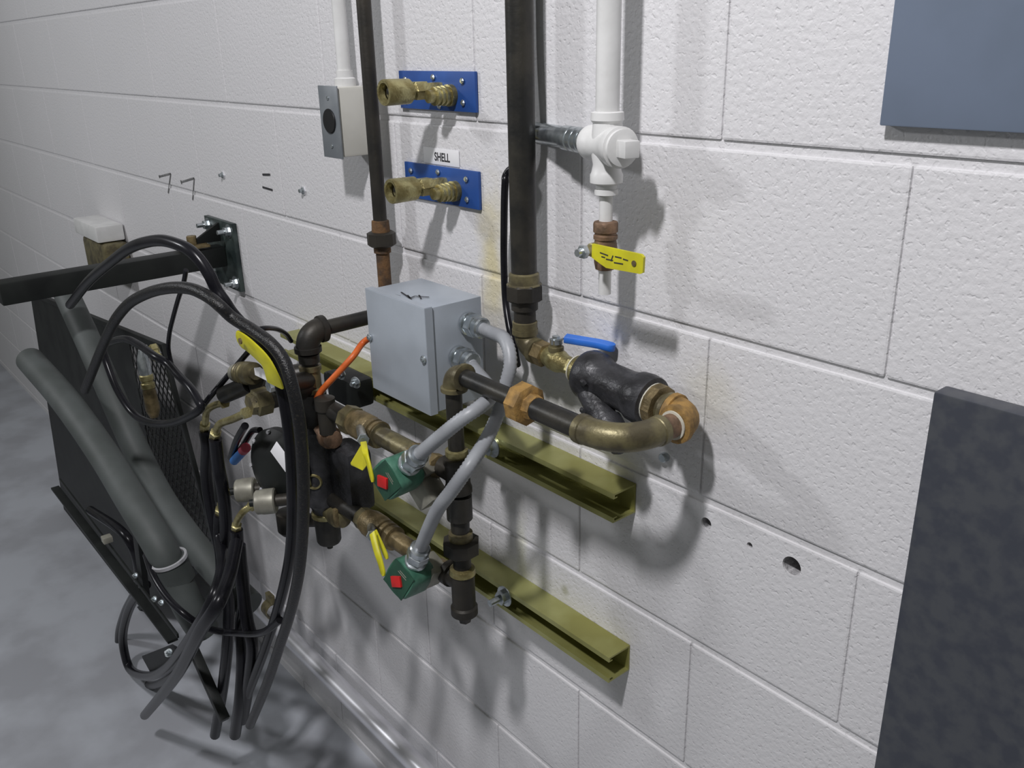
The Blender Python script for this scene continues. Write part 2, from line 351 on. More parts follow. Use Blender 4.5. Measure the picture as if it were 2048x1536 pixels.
# run along the wall
E1 = V(bx, by, -.272); E2 = V(2.041, -.040, -.2895)
ux = (E2-E1).normalized()
t = thing('pipe_elbow', 'rusty brown pipe elbow below the thick pipe, left of the blue lever valve', 'elbow', E1)
bm = B(); elbow(bm, E1, Z, ux, .0145, .022, .009); obj('elbow_body', bm, 'olive_fitting', t)
t = thing('ball_valve', 'small brass ball valve with blue lever, left of the black strainer', 'valve', E1+ux*.06)
A = E1+ux*.024
bm = B(); lathe(bm, A, A+ux, [(0, .013), (.001, .0165), (.017, .0165), (.018, .0125)], 6); obj('hex_end', bm, 'brass_brown', t)
bm = B(); lathe(bm, A+ux*.017, A+ux, [(0, .0115), (.006, .0125), (.014, .015), (.026, .015), (.034, .012), (.050, .0105)], 24); bd = obj('valve_body', bm, 'brass', t)
bm = B(); lathe(bm, A+ux*.064, A+ux, [(0, .012), (.001, .0145), (.012, .0145), (.013, .012)], 6); obj('hex_end', bm, 'brass', t)
P = A+ux*.036; bm = B(); lathe(bm, P, P+Z, [(0, .010), (.018, .010), (.019, .0075), (.027, .0075)], 16); obj('stem', bm, 'olive_fitting', bd)
bm = B(); lathe(bm, P+Z*.022, P+Z, [(0, .0085), (.006, .0085), (.007, .005), (.010, .005)], 6); obj('stem_nut', bm, 'zinc', bd)
# blue lever
hs = [P+V(-.004, 0, .0265), P+V(.008, .001, .029), P+V(.014, .003, .0315), P+V(.032, .013, .0300), P+V(.054, .024, .0285), P+V(.072, .031, .0262)]
def lever(pts, wd, th, side, m, parent, name='lever', tip=True):
    sp = smooth(pts, 5); bm = B(); n = len(sp); prev = None
    for i, p in enumerate(sp):
        T = (sp[min(i+1, n-1)]-sp[max(i-1, 0)]).normalized(); s = (side-T*side.dot(T)).normalized(); u = T.cross(s)
        f = i/(n-1); k = wd
        if tip and f > .9: k = wd*math.sqrt(max(.12, 1-((f-.9)/.1)**2*.9))
        q = [bm.verts.new(p+s*a*k/2+u*b*th/2) for a, b in ((-1, -.6), (-.85, -1), (.85, -1), (1, -.6), (1, .6), (.85, 1), (-.85, 1), (-1, .6))]
        if prev:
            for j in range(8): bm.faces.new((prev[j], prev[(j+1) % 8], q[(j+1) % 8], q[j]))
        else: bm.faces.new(q[::-1])
        prev = q
    bm.faces.new(prev); return obj(name, bm, m, parent, sharp=50)
lever(hs[:3], .012, .0022, V(0, 1, 0), 'zinc', t, 'lever_arm', False)
lever(hs[2:], .014, .0085, V(0, 1, 0), 'blue_grip', t, 'lever_grip')
# Y strainer
t = thing('strainer', 'large black cast iron Y strainer between two brass fittings near the wall', 'strainer', E1+ux*.17+V(0, 0, -.04))
A = E1+ux*.098
bm = B(); lathe(bm, A, A+ux, [(0, .0145), (.0015, .0185), (.014, .0185), (.015, .0165)], 12); obj('bushing', bm, 'brass', t, label='brass bushing')
bm = B(); ring(bm, E1+ux*.0965, E1+ux*.0980, .0178, .012, 24); obj('thread_tape', bm, 'thread_tape', t)
A = E1+ux*.112
bm = B(); lathe(bm, A, A+ux, [(0, .022), (.002, .0290), (.008, .0315), (.022, .0315), (.030, .0275), (.040, .0255), (.072, .0255), (.082, .0270), (.088, .0300), (.100, .0310), (.110, .0295), (.112, .0215)], 32)
yb = obj('strainer_body', bm, 'cast_black', t)
q = A+ux*.018+V(0, -.012, -.012); dd = (ux*.80+V(0, -.22, -.46)).normalized()
bm = B(); lathe(bm, q, q+dd, [(0, .016), (.050, .0165), (.051, .0195), (.074, .0195), (.075, .014), (.080, .013)], 24); obj('strainer_branch', bm, 'cast_black', yb)
bm = B(); q2 = q+dd*.079; lathe(bm, q2, q2+dd, [(0, .0115), (.002, .0125), (.012, .0115), (.016, .006)], 12); obj('plug', bm, 'cast_black', yb)
for s in (-1, 1):
    q3 = q + ux*.012 + V(0, -.018, -.018*s) ; bm = B(); cyl(bm, q3, q3+V(0, -.004, -.002), .005, 6, .001); obj('bolt', bm, 'cast_black', yb)
A = E1+ux*.224
t = thing('pipe_bushing', 'brass brown hex bushing on the right end of the black strainer', 'pipe fitting', A)
bm = B(); lathe(bm, A, A+ux, [(0, .020), (.001, .0245), (.013, .0245), (.014, .0205)], 10); obj('hex', bm, 'brass_brown', t)
bm = B(); ring(bm, A-ux*.0010, A+ux*.0010, .0240, .018, 28); obj('thread_tape', bm, 'thread_tape', t)
bm = B(); lathe(bm, A+ux*.013, A+ux, [(0, .0165), (.006, .0165), (.007, .020), (.012, .020), (.013, .017), (.022, .016)], 24); obj('neck', bm, 'olive_fitting', t)
# elbow 2 and elbow 3
dL = .150
t = thing('pipe_elbow', 'orange brown pipe elbow, rightmost of the pipe loop', 'elbow', E2)
bm = B(); elbow(bm, E2, -ux, OUT, .0195, .022, .009, 1.13); obj('elbow_body', bm, 'rust_bright', t)
C3 = V(2.044, -dL, -.287); V0 = V(1.757, -.152, -.283); un = (V0-C3).normalized()
bm = B(); A = E2+OUT*.022; lathe(bm, A, A+OUT, [(0, .0145), (.001, .0150), (.004, .0138), (.022, .0130), (.04, .0130)], 20); obj('pipe_nipple', bm, 'copper', t)
bm = B(); ring(bm, E2+OUT*.0262, E2+OUT*.0280, .0165, .012, 28); obj('thread_tape', bm, 'thread_tape', t)
t = thing('pipe_elbow', 'long olive brown pipe elbow at the front of the pipe loop', 'elbow', C3)
bm = B(); elbow(bm, C3, V(0, 1, 0), un, .0158, .058, .010, 1.06); obj('elbow_body', bm, 'olive_fitting', t)
# front run: pipe, union, pipe
t = thing('steel_pipe', 'short black pipe between the olive elbow and the orange rusty union', 'pipe', C3+un*.1)
bm = B(); cyl(bm, C3+un*.050, C3+un*.137, .0132); obj('pipe_length', bm, 'black_pipe', t)
t = thing('pipe_union', 'orange rusty pipe union on the front pipe below the grey conduit', 'union', C3+un*.15)
A = C3+un*.130
bm = B(); lathe(bm, A, A+un, [(0, .0112), (.001, .0145), (.012, .0160), (.013, .019)], 8); obj('union_end', bm, 'rust_bright', t)
bm = B(); lathe(bm, A+un*.011, A+un, [(0, .021), (.002, .0245), (.020, .0245), (.024, .018)], 8, phase=.2); obj('union_nut', bm, 'rust_bright', t)
bm = B(); lathe(bm, A+un*.032, A+un, [(0, .015), (.008, .0135), (.010, .0112)], 16); obj('union_end', bm, 'rust_bright', t)
t = thing('steel_pipe', 'black pipe running from the rusty union to the elbow beside the grey box', 'pipe', C3+un*.2)
bm = B(); cyl(bm, C3+un*.166, C3+un*.262, .0110); obj('pipe_length', bm, 'black_pipe', t)
t = thing('pipe_elbow', 'dark olive elbow beside the lower corner of the grey box', 'elbow', V0)
bm = B(); elbow(bm, V0, -un, -Z, .0145, .022, .007, 1.2); obj('elbow_body', bm, 'olive_fitting', t)
# vertical run with cross, coupling, union, tee
VX, VY = 1.757, -.153
def vl(name, z, prof, m, parent, seg=24, phase=0):
    bm = B(); lathe(bm, (VX, VY, z), (VX, VY, z-1), prof, seg, phase=phase); return obj(name, bm, m, parent)
t = thing('steel_pipe', 'black vertical pipe dropping from the elbow beside the grey box', 'pipe', (VX, VY, -.50))
vl('pipe_length', -.303, [(0, .0108), (.092, .0108)], 'black_pipe', t)
t = thing('pipe_tee', 'brown pipe tee with brass neck behind the lower grey conduit', 'tee', (VX, VY, -.44))
vl('tee_neck', -.388, [(0, .0125), (.001, .015), (.008, .015), (.012, .0125), (.016, .0125)], 'brass', t)
vl('tee_body', -.400, [(0, .0175), (.002, .0185), (.008, .0185), (.012, .0165), (.038, .0165), (.044, .0185), (.050, .0185), (.052, .013)], 'brown_pipe', t)
bm = B(); cyl(bm, (VX, VY, -.425), (VX-.032, VY, -.424), .0155, 20, .001); obj('tee_branch', bm, 'brown_pipe', t)
t = thing('pipe_coupling', 'black steel coupling above the union on the vertical pipe', 'pipe fitting', (VX, VY, -.51))
vl('coupling', -.448, [(0, .0105), (.006, .0105), (.008, .0175), (.042, .0175), (.046, .0130), (.066, .0125)], 'black_pipe', t)
t = thing('pipe_union', 'dark olive pipe union above the lower brown tee', 'union', (VX, VY, -.55))
vl('union_end', -.510, [(0, .0125), (.002, .0165), (.012, .0165), (.014, .0185), (.017, .0185)], 'olive_fitting', t)
vl('union_nut', -.522, [(0, .0215), (.002, .0255), (.020, .0255), (.024, .020)], 'brown_pipe', t, 8, .3)
vl('pipe_nipple', -.545, [(0, .0125), (.030, .0125)], 'brown_pipe', t)
t = thing('pipe_tee', 'brown lower tee with brass collar and a plug hanging over the lower channel', 'tee', (VX, VY, -.66))
vl('tee_collar', -.566, [(0, .0135), (.002, .0175), (.010, .0185), (.012, .0165)], 'brass', t)
vl('tee_body', -.577, [(0, .0165), (.050, .0165), (.053, .0190), (.064, .0190), (.067, .015)], 'brown_pipe', t)
vl('plug', -.643, [(0, .0125), (.004, .0105), (.012, .0085)], 'brown_pipe', t, 6)
bm = B(); lathe(bm, (VX, VY, -.590), (VX-1, VY-.02, -.586), [(.0, .015), (.022, .0155), (.023, .0185), (.034, .0185), (.036, .013)], 20); obj('tee_branch', bm, 'brown_pipe', t)

# ------------------------------------------------------------------ grey enclosure
gx0, gx1, gy0, gy1, gz0, gz1 = 1.535, 1.681, -.043, -.138, -.3695, -.2185
t = thing('junction_box', 'grey steel junction box with screwed cover mounted on the upper channel', 'box', (1.608, -.09, gz0))
bm = B(); box(bm, ((gx0+gx1)/2, (gy0+gy1)/2+.001, (gz0+gz1)/2), (gx1-gx0-.003, gy0-gy1-.004, gz1-gz0-.003), bev=.0012); hb = obj('housing', bm, 'gray_paint', t)
bm = B(); box(bm, ((gx0+gx1)/2, gy1-.0007, (gz0+gz1)/2), (gx1-gx0, .0016, gz1-gz0), bev=.0006)
box(bm, ((gx0+gx1)/2, gy1+.005, gz1), (gx1-gx0, .012, .0014)); box(bm, (gx1, gy1+.005, (gz0+gz1)/2), (.0014, .012, gz1-gz0)); box(bm, (gx0, gy1+.005, (gz0+gz1)/2), (.0014, .012, gz1-gz0))
cvp = obj('cover', bm, 'gray_paint', t)
for X_, zz in ((gx1-.006, -.289), (gx0+.004, -.29)):
    bm = B(); P = V(X_, gy1-.0015, zz); cyl(bm, P, P+OUT*.0035, .0055, 16, .001); cyl(bm, P, P+OUT*.005, .003, 6); obj('cover_screw', bm, 'zinc', cvp)
# scribble on top
sc = []
for a_, b2 in (((762, 582), (790, 590)), ((790, 590), (772, 584)), ((772, 584), (800, 592)), ((802, 584), (820, 596)), ((820, 596), (830, 592)), ((830, 592), (858, 594)), ((815, 590), (822, 598)), ((838, 590), (842, 597))):
    def onz(x, y):
        v = fw + rt*((x-1024)/FPX) - up*((y-768)/FPX); return CAM + v*((gz1+.0002-CAM.z)/v.z)
    sc.append((onz(*a_), onz(*b2)))
bm = B()
for p, q in sc:
    d = (q-p).normalized(); n = d.cross(Z).normalized()*.0012; prism(bm, [p-n, p+n, q+n, q-n], .0002, Z)
obj('handwriting', bm, 'ink', t)
# conduit connectors on the box side
def connector(P, d, parent, s=1.0, name='conduit_connector'):
    bm = B(); lathe(bm, P, P+d, [(0, .016*s), (.004, .016*s), (.005, .013*s), (.008, .013*s)], 20)
    lathe(bm, P+d*.008, P+d, [(0, .0155*s), (.001, .0165*s), (.012, .0165*s), (.013, .015*s)], 6)
    lathe(bm, P+d*.021, P+d, [(0, .0125*s), (.001, .0145*s), (.010, .0145*s), (.012, .0125*s)], 20)
    return obj(name, bm, 'zinc', parent)
K1 = V(gx1, -.069, -.253); K2 = V(gx1, -.088, -.297)

# ------------------------------------------------------------------ solenoid valves on the two runs
def solenoid(X0, z0, D0, coil_c, bon, upv, hub_dir, lbl):
    t = thing('solenoid_valve', lbl, 'valve', (X0, -D0, z0-.02), 'green solenoid valves')
    bm = B(); lathe(bm, (X0-.032, -D0, z0), (X0+1, -D0, z0), [(0, .0125), (.001, .0165), (.014, .0165), (.016, .013), (.044, .013), (.046, .0165), (.060, .0165), (.061, .0125)], 8); obj('valve_body', bm, 'brass_brown', t)
    bm = B(); base = Vector((X0+.006, -D0, z0)); a = (coil_c-base).normalized()
    s = upv.cross(a).normalized(); u = a.cross(s)
    box(bm, base+a*.018, (.038, .036, .026), (s, u, a), .002)
    bq = at(*bon); cyl(bm, base, bq, .012, 16); box(bm, bq, (.036, .034, .032), (s, u, a), .003); obj('bonnet', bm, 'pale_body', t)
    L = .044; c = coil_c
    out = []
    for k in range(28):
        th = math.pi*2*k/28; x = math.cos(th); y = math.sin(th)
        n = 3.2; rr = 1/((abs(x)**n+abs(y)**n)**(1/n)); out.append((x*rr*.0250, y*rr*.0255))
    bm = B(); vs0 = None
    for tt, sc_ in ((-L/2, .94), (-L/2+.003, 1), (L/2-.004, 1), (L/2, .92)):
        vs = [bm.verts.new(c + a*tt + s*x*sc_ + u*y*sc_) for x, y in out]
        if vs0:
            for k in range(28): bm.faces.new((vs0[k], vs0[(k+1) % 28], vs[(k+1) % 28], vs[k]))
        else: bm.faces.new(vs[::-1])
        vs0 = vs
    bm.faces.new(vs0); coil = obj('coil_housing', bm, 'green_coil', t)
    bm = B(); box(bm, c+a*(L/2+.0008), (.041, .042, .0018), (s, u, a), .0006); pl = obj('nameplate', bm, 'green_dark', coil)
    bm = B()
    box(bm, c+a*(L/2+.0026)-u*.003, (.0170, .0150, .0050), ((s+u).normalized(), (u-s).normalized(), a), .0004); obj('red_cap', bm, 'red_tag', coil)
    bm = B()
    for r_ in range(2):
        box(bm, c+a*(L/2+.0018)+u*(.0105+r_*.003)+s*.002, (.018-.004*r_, .0010, .0004), (s, u, a))
    obj('print_lines', bm, 'pale_body', coil)
    hp = c - a*.002 + hub_dir*.018
    bm = B(); lathe(bm, hp, hp+hub_dir, [(0, .0145), (.010, .0125), (.014, .0105)], 20); obj('conduit_hub', bm, 'green_coil', coil)
    return t, hp + hub_dir*.013, coil
cc1 = at(796, 950, .215); cc2 = at(820, 1150, .205)
h1 = (at(852, 893, .21)-cc1).normalized(); h2 = (at(843, 1085, .205)-cc2).normalized()
s1, H1, _ = solenoid(1.693, -.426, .158, cc1, (856, 982, .175), h1, h1, 'green solenoid valve with red cap, upper of the two, under the upper channel')
s2, H2, _ = solenoid(1.688, -.592, .158, cc2, (858, 1140, .175), h2, h2, 'green solenoid valve with red cap, lower of the two, left of the lower tee')
# grey flexible conduits
def conduit(pts, r, label, Hend, hd, Kst, kd):
    t = thing('flexible_conduit', label, 'conduit', Kst, 'grey flexible conduits')
    connector(Kst, kd, t); connector(Hend, hd, t, .98)
    P = resample(smooth([Kst+kd*.026] + pts + [Hend+hd*.028, Hend+hd*.014], 14), .0026)
    bm = B(); tube(bm, P, r, 16, ridge=.0011); obj('conduit_sleeve', bm, 'pvc_gray', t, sharp=80)
conduit([K1+V(.050, 0, -.002), at(1010, 680, .085), at(1021, 725, .095), at(1010, 775, .105), at(995, 830, .12), at(972, 880, .15), at(938, 932, .19), at(903, 982, .205), at(872, 1025, .21)], .0092,
        'grey flexible conduit curving from the box top connector to the lower green valve', H2, h2, K1, XX)
conduit([K2+V(.040, -.004, -.006), at(975, 770, .115), at(981, 793, .135), at(958, 815, .165), at(915, 845, .19)], .0092,
        'grey flexible conduit from the box lower connector to the upper green valve', H1, h1, K2, XX)

# ------------------------------------------------------------------ yellow handled valves in the runs
RX = V(1.407, -.172, 0)
def run(z, z2, side):
    a = V(1.43, -.170, z); b = V(1.668, -.159, z2); d = (b-a).normalized(); return a, b, d
A, Bq, d = run(-.421, -.425, 0)
t = thing('ball_valve', 'brown brass ball valve with yellow folded handle above the upper green valve', 'valve', A+d*.1)
bm = B(); lathe(bm, A+d*.068, A+d, [(0, .016), (.001, .0225), (.018, .0225), (.020, .018)], 8); obj('hex_end', bm, 'olive_fitting', t)
bm = B(); lathe(bm, A+d*.086, A+d, [(0, .0185), (.012, .0215), (.040, .0215), (.046, .0180)], 24); bd = obj('valve_body', bm, 'brass_brown', t)
bm = B(); lathe(bm, A+d*.132, A+d, [(0, .018), (.001, .0205), (.009, .0205), (.010, .0175), (.013, .0175), (.014, .0205), (.020, .0205), (.021, .0175)], 20); obj('end_collar', bm, 'brass_brown', t)
bm = B(); lathe(bm, A+d*.152, A+d, [(0, .0185), (.003, .0185), (.004, .0145), (.084, .0145)], 20); obj('brass_nipple', bm, 'olive_fitting', t)
P0 = at(726, 878, .215); bm = B(); cyl(bm, A+d*.100, P0, .0065, 14); obj('stem', bm, 'zinc', bd)
dd = (P0-(A+d*.100)).normalized(); bm = B(); cyl(bm, P0-dd*.003, P0+dd*.006, .0085, 6, .001); cyl(bm, P0, P0+dd*.010, .004, 10); obj('stem_nut', bm, 'zinc', bd)
lever([at(727, 885, .225), at(731, 905, .238), at(738, 930, .242), at(746, 964, .244)], .0085, .003, V(1, 0, 0), 'yellow_grip', t, 'handle')
bm = B(); prism(bm, [at(722, 890, .228), at(727, 890, .228), at(735, 928, .236), at(725, 941, .238), at(702, 930, .238), at(701, 926, .238)], .002, V(0, 1, 0)); obj('handle_wing', bm, 'yellow_grip', t)
t = thing('steel_pipe', 'short rusty brown pipe stub between the manifold and the upper brown valve', 'pipe', A)
bm = B(); cyl(bm, A-d*.02, A+d*.07, .0140); obj('pipe_length', bm, 'brown_pipe', t)
A, Bq, d = run(-.585, -.590, 0)
t = thing('ball_valve', 'brown brass ball valve with yellow handle left of the lower green valve', 'valve', A+d*.1)
bm = B(); lathe(bm, A+d*.082, A+d, [(0, .014), (.001, .018), (.014, .018), (.016, .016)], 8); obj('hex_end', bm, 'olive_fitting', t)
bm = B(); lathe(bm, A+d*.096, A+d, [(0, .0185), (.012, .0215), (.036, .0215), (.042, .0180)], 24); bd = obj('valve_body', bm, 'brass_brown', t)
bm = B(); lathe(bm, A+d*.138, A+d, [(0, .018), (.001, .0205), (.007, .0205), (.008, .0180), (.010, .0180), (.011, .0200), (.018, .0200), (.019, .0170), (.022, .0170), (.023, .0190), (.032, .0190), (.033, .0140), (.10, .0140)], 20); obj('end_collar', bm, 'brass_brown', t)
P0 = at(744, 1070, .205); bm = B(); cyl(bm, A+d*.108, P0, .0065, 14); obj('stem', bm, 'zinc', bd)
dd = (P0-(A+d*.108)).normalized(); bm = B(); cyl(bm, P0-dd*.003, P0+dd*.006, .0085, 6, .001); cyl(bm, P0, P0+dd*.010, .004, 10); obj('stem_nut', bm, 'zinc', bd)
lever([at(745, 1066, .214), at(752, 1095, .222), at(760, 1122, .228), at(768, 1152, .232)], .0110, .003, V(1, 0, 0), 'yellow_grip', t, 'handle')
lever([at(750, 1062, .205), at(762, 1088, .206), at(775, 1118, .208)], .010, .003, V(1, 0, 0), 'yellow_grip', t, 'handle_flange')
t = thing('steel_pipe', 'short dark pipe stub between the manifold and the lower brown valve', 'pipe', A)
bm = B(); cyl(bm, A-d*.02, A+d*.084, .0140); obj('pipe_length', bm, 'brown_pipe', t)

# ------------------------------------------------------------------ manifold (left of the runs)
MX, MY = 1.402, -.172
E0 = V(MX, MY, -.307)
t = thing('steel_pipe', 'black pipe reaching from the wall pipe out to the manifold, left of the grey box', 'pipe', E0)
bm = B(); cyl(bm, V(MX+.018, -.052, -.300), E0+V(0, .02, 0), .0117); obj('pipe_length', bm, 'black_pipe', t)
t = thing('pipe_elbow', 'grey brown cast elbow on top of the manifold, left of the orange cable', 'elbow', E0)
bm = B(); elbow(bm, E0, V(0, 1, 0), -Z, .0185, .028, .010, 1.15); obj('elbow_body', bm, 'brown_pipe', t)
def ml(name, z, prof, m, parent, seg=24, phase=0):
    bm = B(); lathe(bm, (MX, MY, z), (MX+.004, MY, z-1), prof, seg, phase=phase); return obj(name, bm, m, parent)
t = thing('manifold', 'dark vertical pipe manifold of brass and black fittings with side ports', 'manifold', (MX, MY, -.70))
ml('neck', -.333, [(0, .0125), (.008, .0125), (.009, .0165), (.022, .0165), (.023, .0125), (.03, .0125)], 'brown_pipe', t)
ml('brass_tee', -.360, [(0, .0150), (.001, .0175), (.008, .0175), (.010, .0150), (.036, .0150), (.038, .0175), (.045, .0175)], 'olive_fitting', t)
bm = B(); box(bm, at(702, 950, .150), (.070, .045, .105), bev=.010); obj('dark_filler_block', bm, 'cast_black', t)  # black filler standing in for shade and fittings between manifold and coil
ml('upper_body', -.404, [(0, .016), (.002, .021), (.035, .021), (.04, .018), (.062, .018)], 'brown_pipe', t)
rb = ml('regulator_body', -.462, [(0, .020), (.004, .0310), (.06, .0330), (.135, .0320), (.145, .024), (.160, .0205)], 'cast_black', t)
ml('bowl_ring', -.617, [(0, .0215), (.002, .0245), (.009, .0245), (.011, .0215)], 'brass', t)
bw = ml('filter_bowl', -.627, [(0, .0215), (.046, .0205), (.050, .0185), (.052, .010), (.053, .006), (.062, .005)], 'black_pipe', t)
for zz, xx, m_ in ((-.470, .030, 'copper'), (-.610, .034, 'olive_fitting')):
    bm = B(); lathe(bm, (MX+.015, MY, zz), (MX+1, MY, zz-.004), [(0, .0155), (.020, .0155), (.021, .0185), (xx, .0185), (xx+.001, .015), (xx+.012, .014), (xx+.013, .010)], 20); obj('side_port', bm, m_, t)
bm = B(); P = V(MX+.012, MY-.018, -.548); q = V(.75, -.66, .02).normalized(); lathe(bm, P, P+q, [(0, .014), (.012, .014), (.014, .0125), (.0142, .0105), (.010, .0100)], 24); obj('round_port', bm, 'brass', rb)
bm = B(); P = at(672, 1035, .2); box(bm, P, (.008, .006, .030), bev=.001); obj('brass_tag', bm, 'brass_brown', rb)
bm = B(); cyl(bm, V(MX+.02, MY+.02, -.525), V(MX+.060, MY+.03, -.527), .019, 20, .003); obj('side_body', bm, 'cast_black', t)
bm = B(); lathe(bm, V(MX+.045, MY-.004, -.40), V(MX+.045, MY-.004, -1), [(0, .012), (.002, .016), (.02, .016), (.022, .013), (.06, .013)], 20); obj('side_pipe', bm, 'brown_pipe', t)
# regulator and fittings pointing outwards from the manifold
o1 = V(MX, MY, -.398)
t = thing('hose_adapter', 'black pipe nipple with dark hex adapter pointing out from the manifold', 'pipe fitting', o1+OUT*.06)
bm = B(); cyl(bm, o1, o1+OUT*.10, .0155); obj('pipe_nipple', bm, 'black_pipe', t)
bm = B(); lathe(bm, o1+OUT*.072, o1+OUT*2, [(0, .016), (.002, .0215), (.024, .0215), (.026, .018), (.034, .016)], 6); obj('hex_nut', bm, 'olive_fitting', t)
t = thing('hose_adapter', 'upper black nipple behind the quick coupler at the left end of the manifold', 'pipe fitting', o1+V(-.03, -.05, 0))
P = V(MX-.01, MY, -.375); bm = B(); cyl(bm, P, at(500, 768, .25), .0165); cyl(bm, at(500, 768, .25), at(448, 790, .27), .014); obj('pipe_nipple', bm, 'black_pipe', t)
# quick coupler
A = at(512, 747, .25); Bq = at(388, 742, .262); d = (Bq-A).normalized(); L = (Bq-A).length
t = thing('quick_coupler', 'brass quick coupler with ribbed sleeve pointing left under the yellow handle', 'coupler', A)
bm = B(); lathe(bm, A, A+d, [(0, .010), (.008, .010), (.009, .0175), (.024, .0185), (.026, .0165), (.030, .0165), (.031, .0185), (.034, .0185), (.035, .0165), (.039, .0165), (.040, .0185), (.043, .0185), (.044, .0165), (.048, .0165), (.049, .018), (.052, .018), (.053, .0155)], 24); obj('coupler_sleeve', bm, 'olive_fitting', t)
bm = B(); lathe(bm, A+d*.052, A+d, [(0, .0155), (.020, .0145), (.040, .004), (.045, .002)], 20); obj('coupler_nose', bm, 'pale_body', t)
# brass elbows carrying the hoses
def barb(pts, r, lbl, grp='brass hose elbows'):
    t = thing('hose_elbow', lbl, 'elbow', pts[1], grp); sp = smooth(pts, 6)
    bm = B(); tube(bm, sp, r, 14); obj('elbow_tube', bm, 'brass', t)
    e = sp[-1]; dd = (sp[-1]-sp[-2]).normalized(); s = sp[0]; ds = (sp[0]-sp[1]).normalized()
    bm = B(); lathe(bm, e-dd*.004, e+dd, [(0, r), (.001, r*1.55), (.010, r*1.55), (.011, r*1.3), (.022, r*1.3)], 6); obj('ferrule', bm, 'brass', t)
    bm = B(); lathe(bm, s-ds*.004, s+ds, [(0, r), (.001, r*1.5), (.008, r*1.5)], 6); obj('hex_end', bm, 'brass', t)
barb([at(448, 806, .27), at(430, 810, .275), at(414, 822, .28), at(410, 850, .28)], .0060, 'upper left brass hose elbow beside the wire mesh guard')
barb([at(492, 826, .285), at(466, 838, .29), at(440, 848, .292), at(431, 866, .292)], .0062, 'pale brass hose elbow below the dark hex adapter')
barb([at(474, 980, .27), at(458, 986, .28), at(443, 1003, .285), at(440, 1020, .285)], .0058, 'lower left brass hose elbow beside the grey knobs')
barb([at(503, 1012, .275), at(488, 1022, .285), at(475, 1040, .29), at(473, 1052, .29)], .0058, 'lowest brass hose elbow in front of the grey knobs')
# black gauge regulator disc + knobs
G = at(552, 932, .235)
t = thing('pressure_regulator', 'round black regulator with white sticker behind the twin black hoses', 'regulator', G)
gd = V(.25, -.95, .12).normalized()
bm = B(); lathe(bm, G-gd*.03, G+gd, [(0, .030), (.012, .055), (.016, .062), (.030, .062), (.034, .056), (.046, .035), (.050, .012)], 40); dk = obj('regulator_dome', bm, 'black_metal', t)
s = Z.cross(gd).normalized(); u = gd.cross(s)
gc = at(558, 915, .285)
bm = B(); box(bm, gc-gd*.004, (.040, .023, .0012), ((s+u*-.75).normalized(), (u+s*.75).normalized(), gd), .0004); obj('sticker', bm, 'label_white', dk)
for k in range(8):
    th = k*math.pi/4+.2; q = G+gd*.001+(s*math.cos(th)+u*math.sin(th))*.0570; bm = B(); cyl(bm, q-gd*.004, q+gd*.006, .0035, 6, .0006); obj('bolt', bm, 'steel', dk)
bm = B(); cyl(bm, G, V(MX, MY, -.52), .014); obj('pipe_nipple', bm, 'black_pipe', t)
for (x, y, dd_), lb in (((492, 980, .262), 'grey round metal knob below the black regulator, left one of two'), ((532, 1003, .268), 'grey round metal knob below the black regulator, right one of two')):
    P = at(x, y, dd_); d = V(-.55, -.78, -.05).normalized(); t = thing('control_knob', lb, 'knob', P, 'grey knobs under the regulator')
    bm = B(); lathe(bm, P-d*.016, P+d, [(0, .018), (.002, .0205), (.020, .0205), (.024, .0195), (.030, .0195), (.032, .0175)], 24); kb = obj('knob_body', bm, 'pale_body', t)
    bm = B(); lathe(bm, P-d*.040, P+d, [(0, .010), (.026, .010)], 16); obj('knob_stem', bm, 'brown_pipe', t)
    bm = B(); lathe(bm, P+d*.0155, P+d, [(0, .015), (.001, .015), (.0012, .006), (.010, .006)], 16); obj('knob_face', bm, 'black_metal', kb)
# black side cylinder below the regulator
t = thing('capped_pipe', 'black capped pipe behind the hoses at the foot of the regulator', 'cap', at(570, 1050, .22))
bm = B(); P = at(578, 1042, .2); lathe(bm, P+Z*.02, P-Z, [(0, .017), (.002, .021), (.036, .021), (.044, .015), (.046, .006)], 20); obj('cap', bm, 'brown_pipe', t)
bm = B(); cyl(bm, P, V(MX, MY, P.z+.03), .012); obj('pipe_nipple', bm, 'brown_pipe', t)
# big yellow handle + white tape
t = thing('ball_valve', 'large yellow valve lever at the left, in front of the black hoses', 'valve', at(548, 760, .27))
hp = [at(551, 770, .325), at(544, 748, .33), at(531, 723, .335), at(511, 702, .34), at(490, 684, .345), at(475, 676, .348)]
lever(hp, .0265, .0035, (at(520, 735, .34)-at(548, 702, .34)), 'yellow_grip', t, 'lever_grip')
bm = B(); P = at(482, 682, .352); cyl(bm, P, P+OUT*.002, .0040, 14); obj('lever_hole', bm, 'brass_brown', t)
bm = B(); P = at(556, 768, .262); cyl(bm, P, P+V(0, -.016, 0), .009, 6, .001); obj('stem_nut', bm, 'zinc', t)
bm = B(); P = at(560, 772, .255); cyl(bm, P, V(MX-.004, MY, -.385), .014, 18); obj('valve_body', bm, 'brown_pipe', t)
bm = B(); prism(bm, [at(508, 736, .322), at(518, 735, .322), at(551, 757, .322), at(555, 772, .322), at(510, 750, .322)], .0015, V(0, 1, 0))
obj('white_tag', bm, 'label_white', label='small white tag hanging under the large yellow lever', cat='tag')
# orange cable
pts = smooth([V(1.545, -.10, -.285), at(733, 680, .10), at(706, 713, .13), at(672, 750, .155), at(646, 778, .17), at(633, 797, .178)], 8)
bm = B(); tube(bm, pts, .0050, 12); obj('orange_cable', bm, 'orange', label='short bright orange cable slanting left of the grey box', cat='cable')
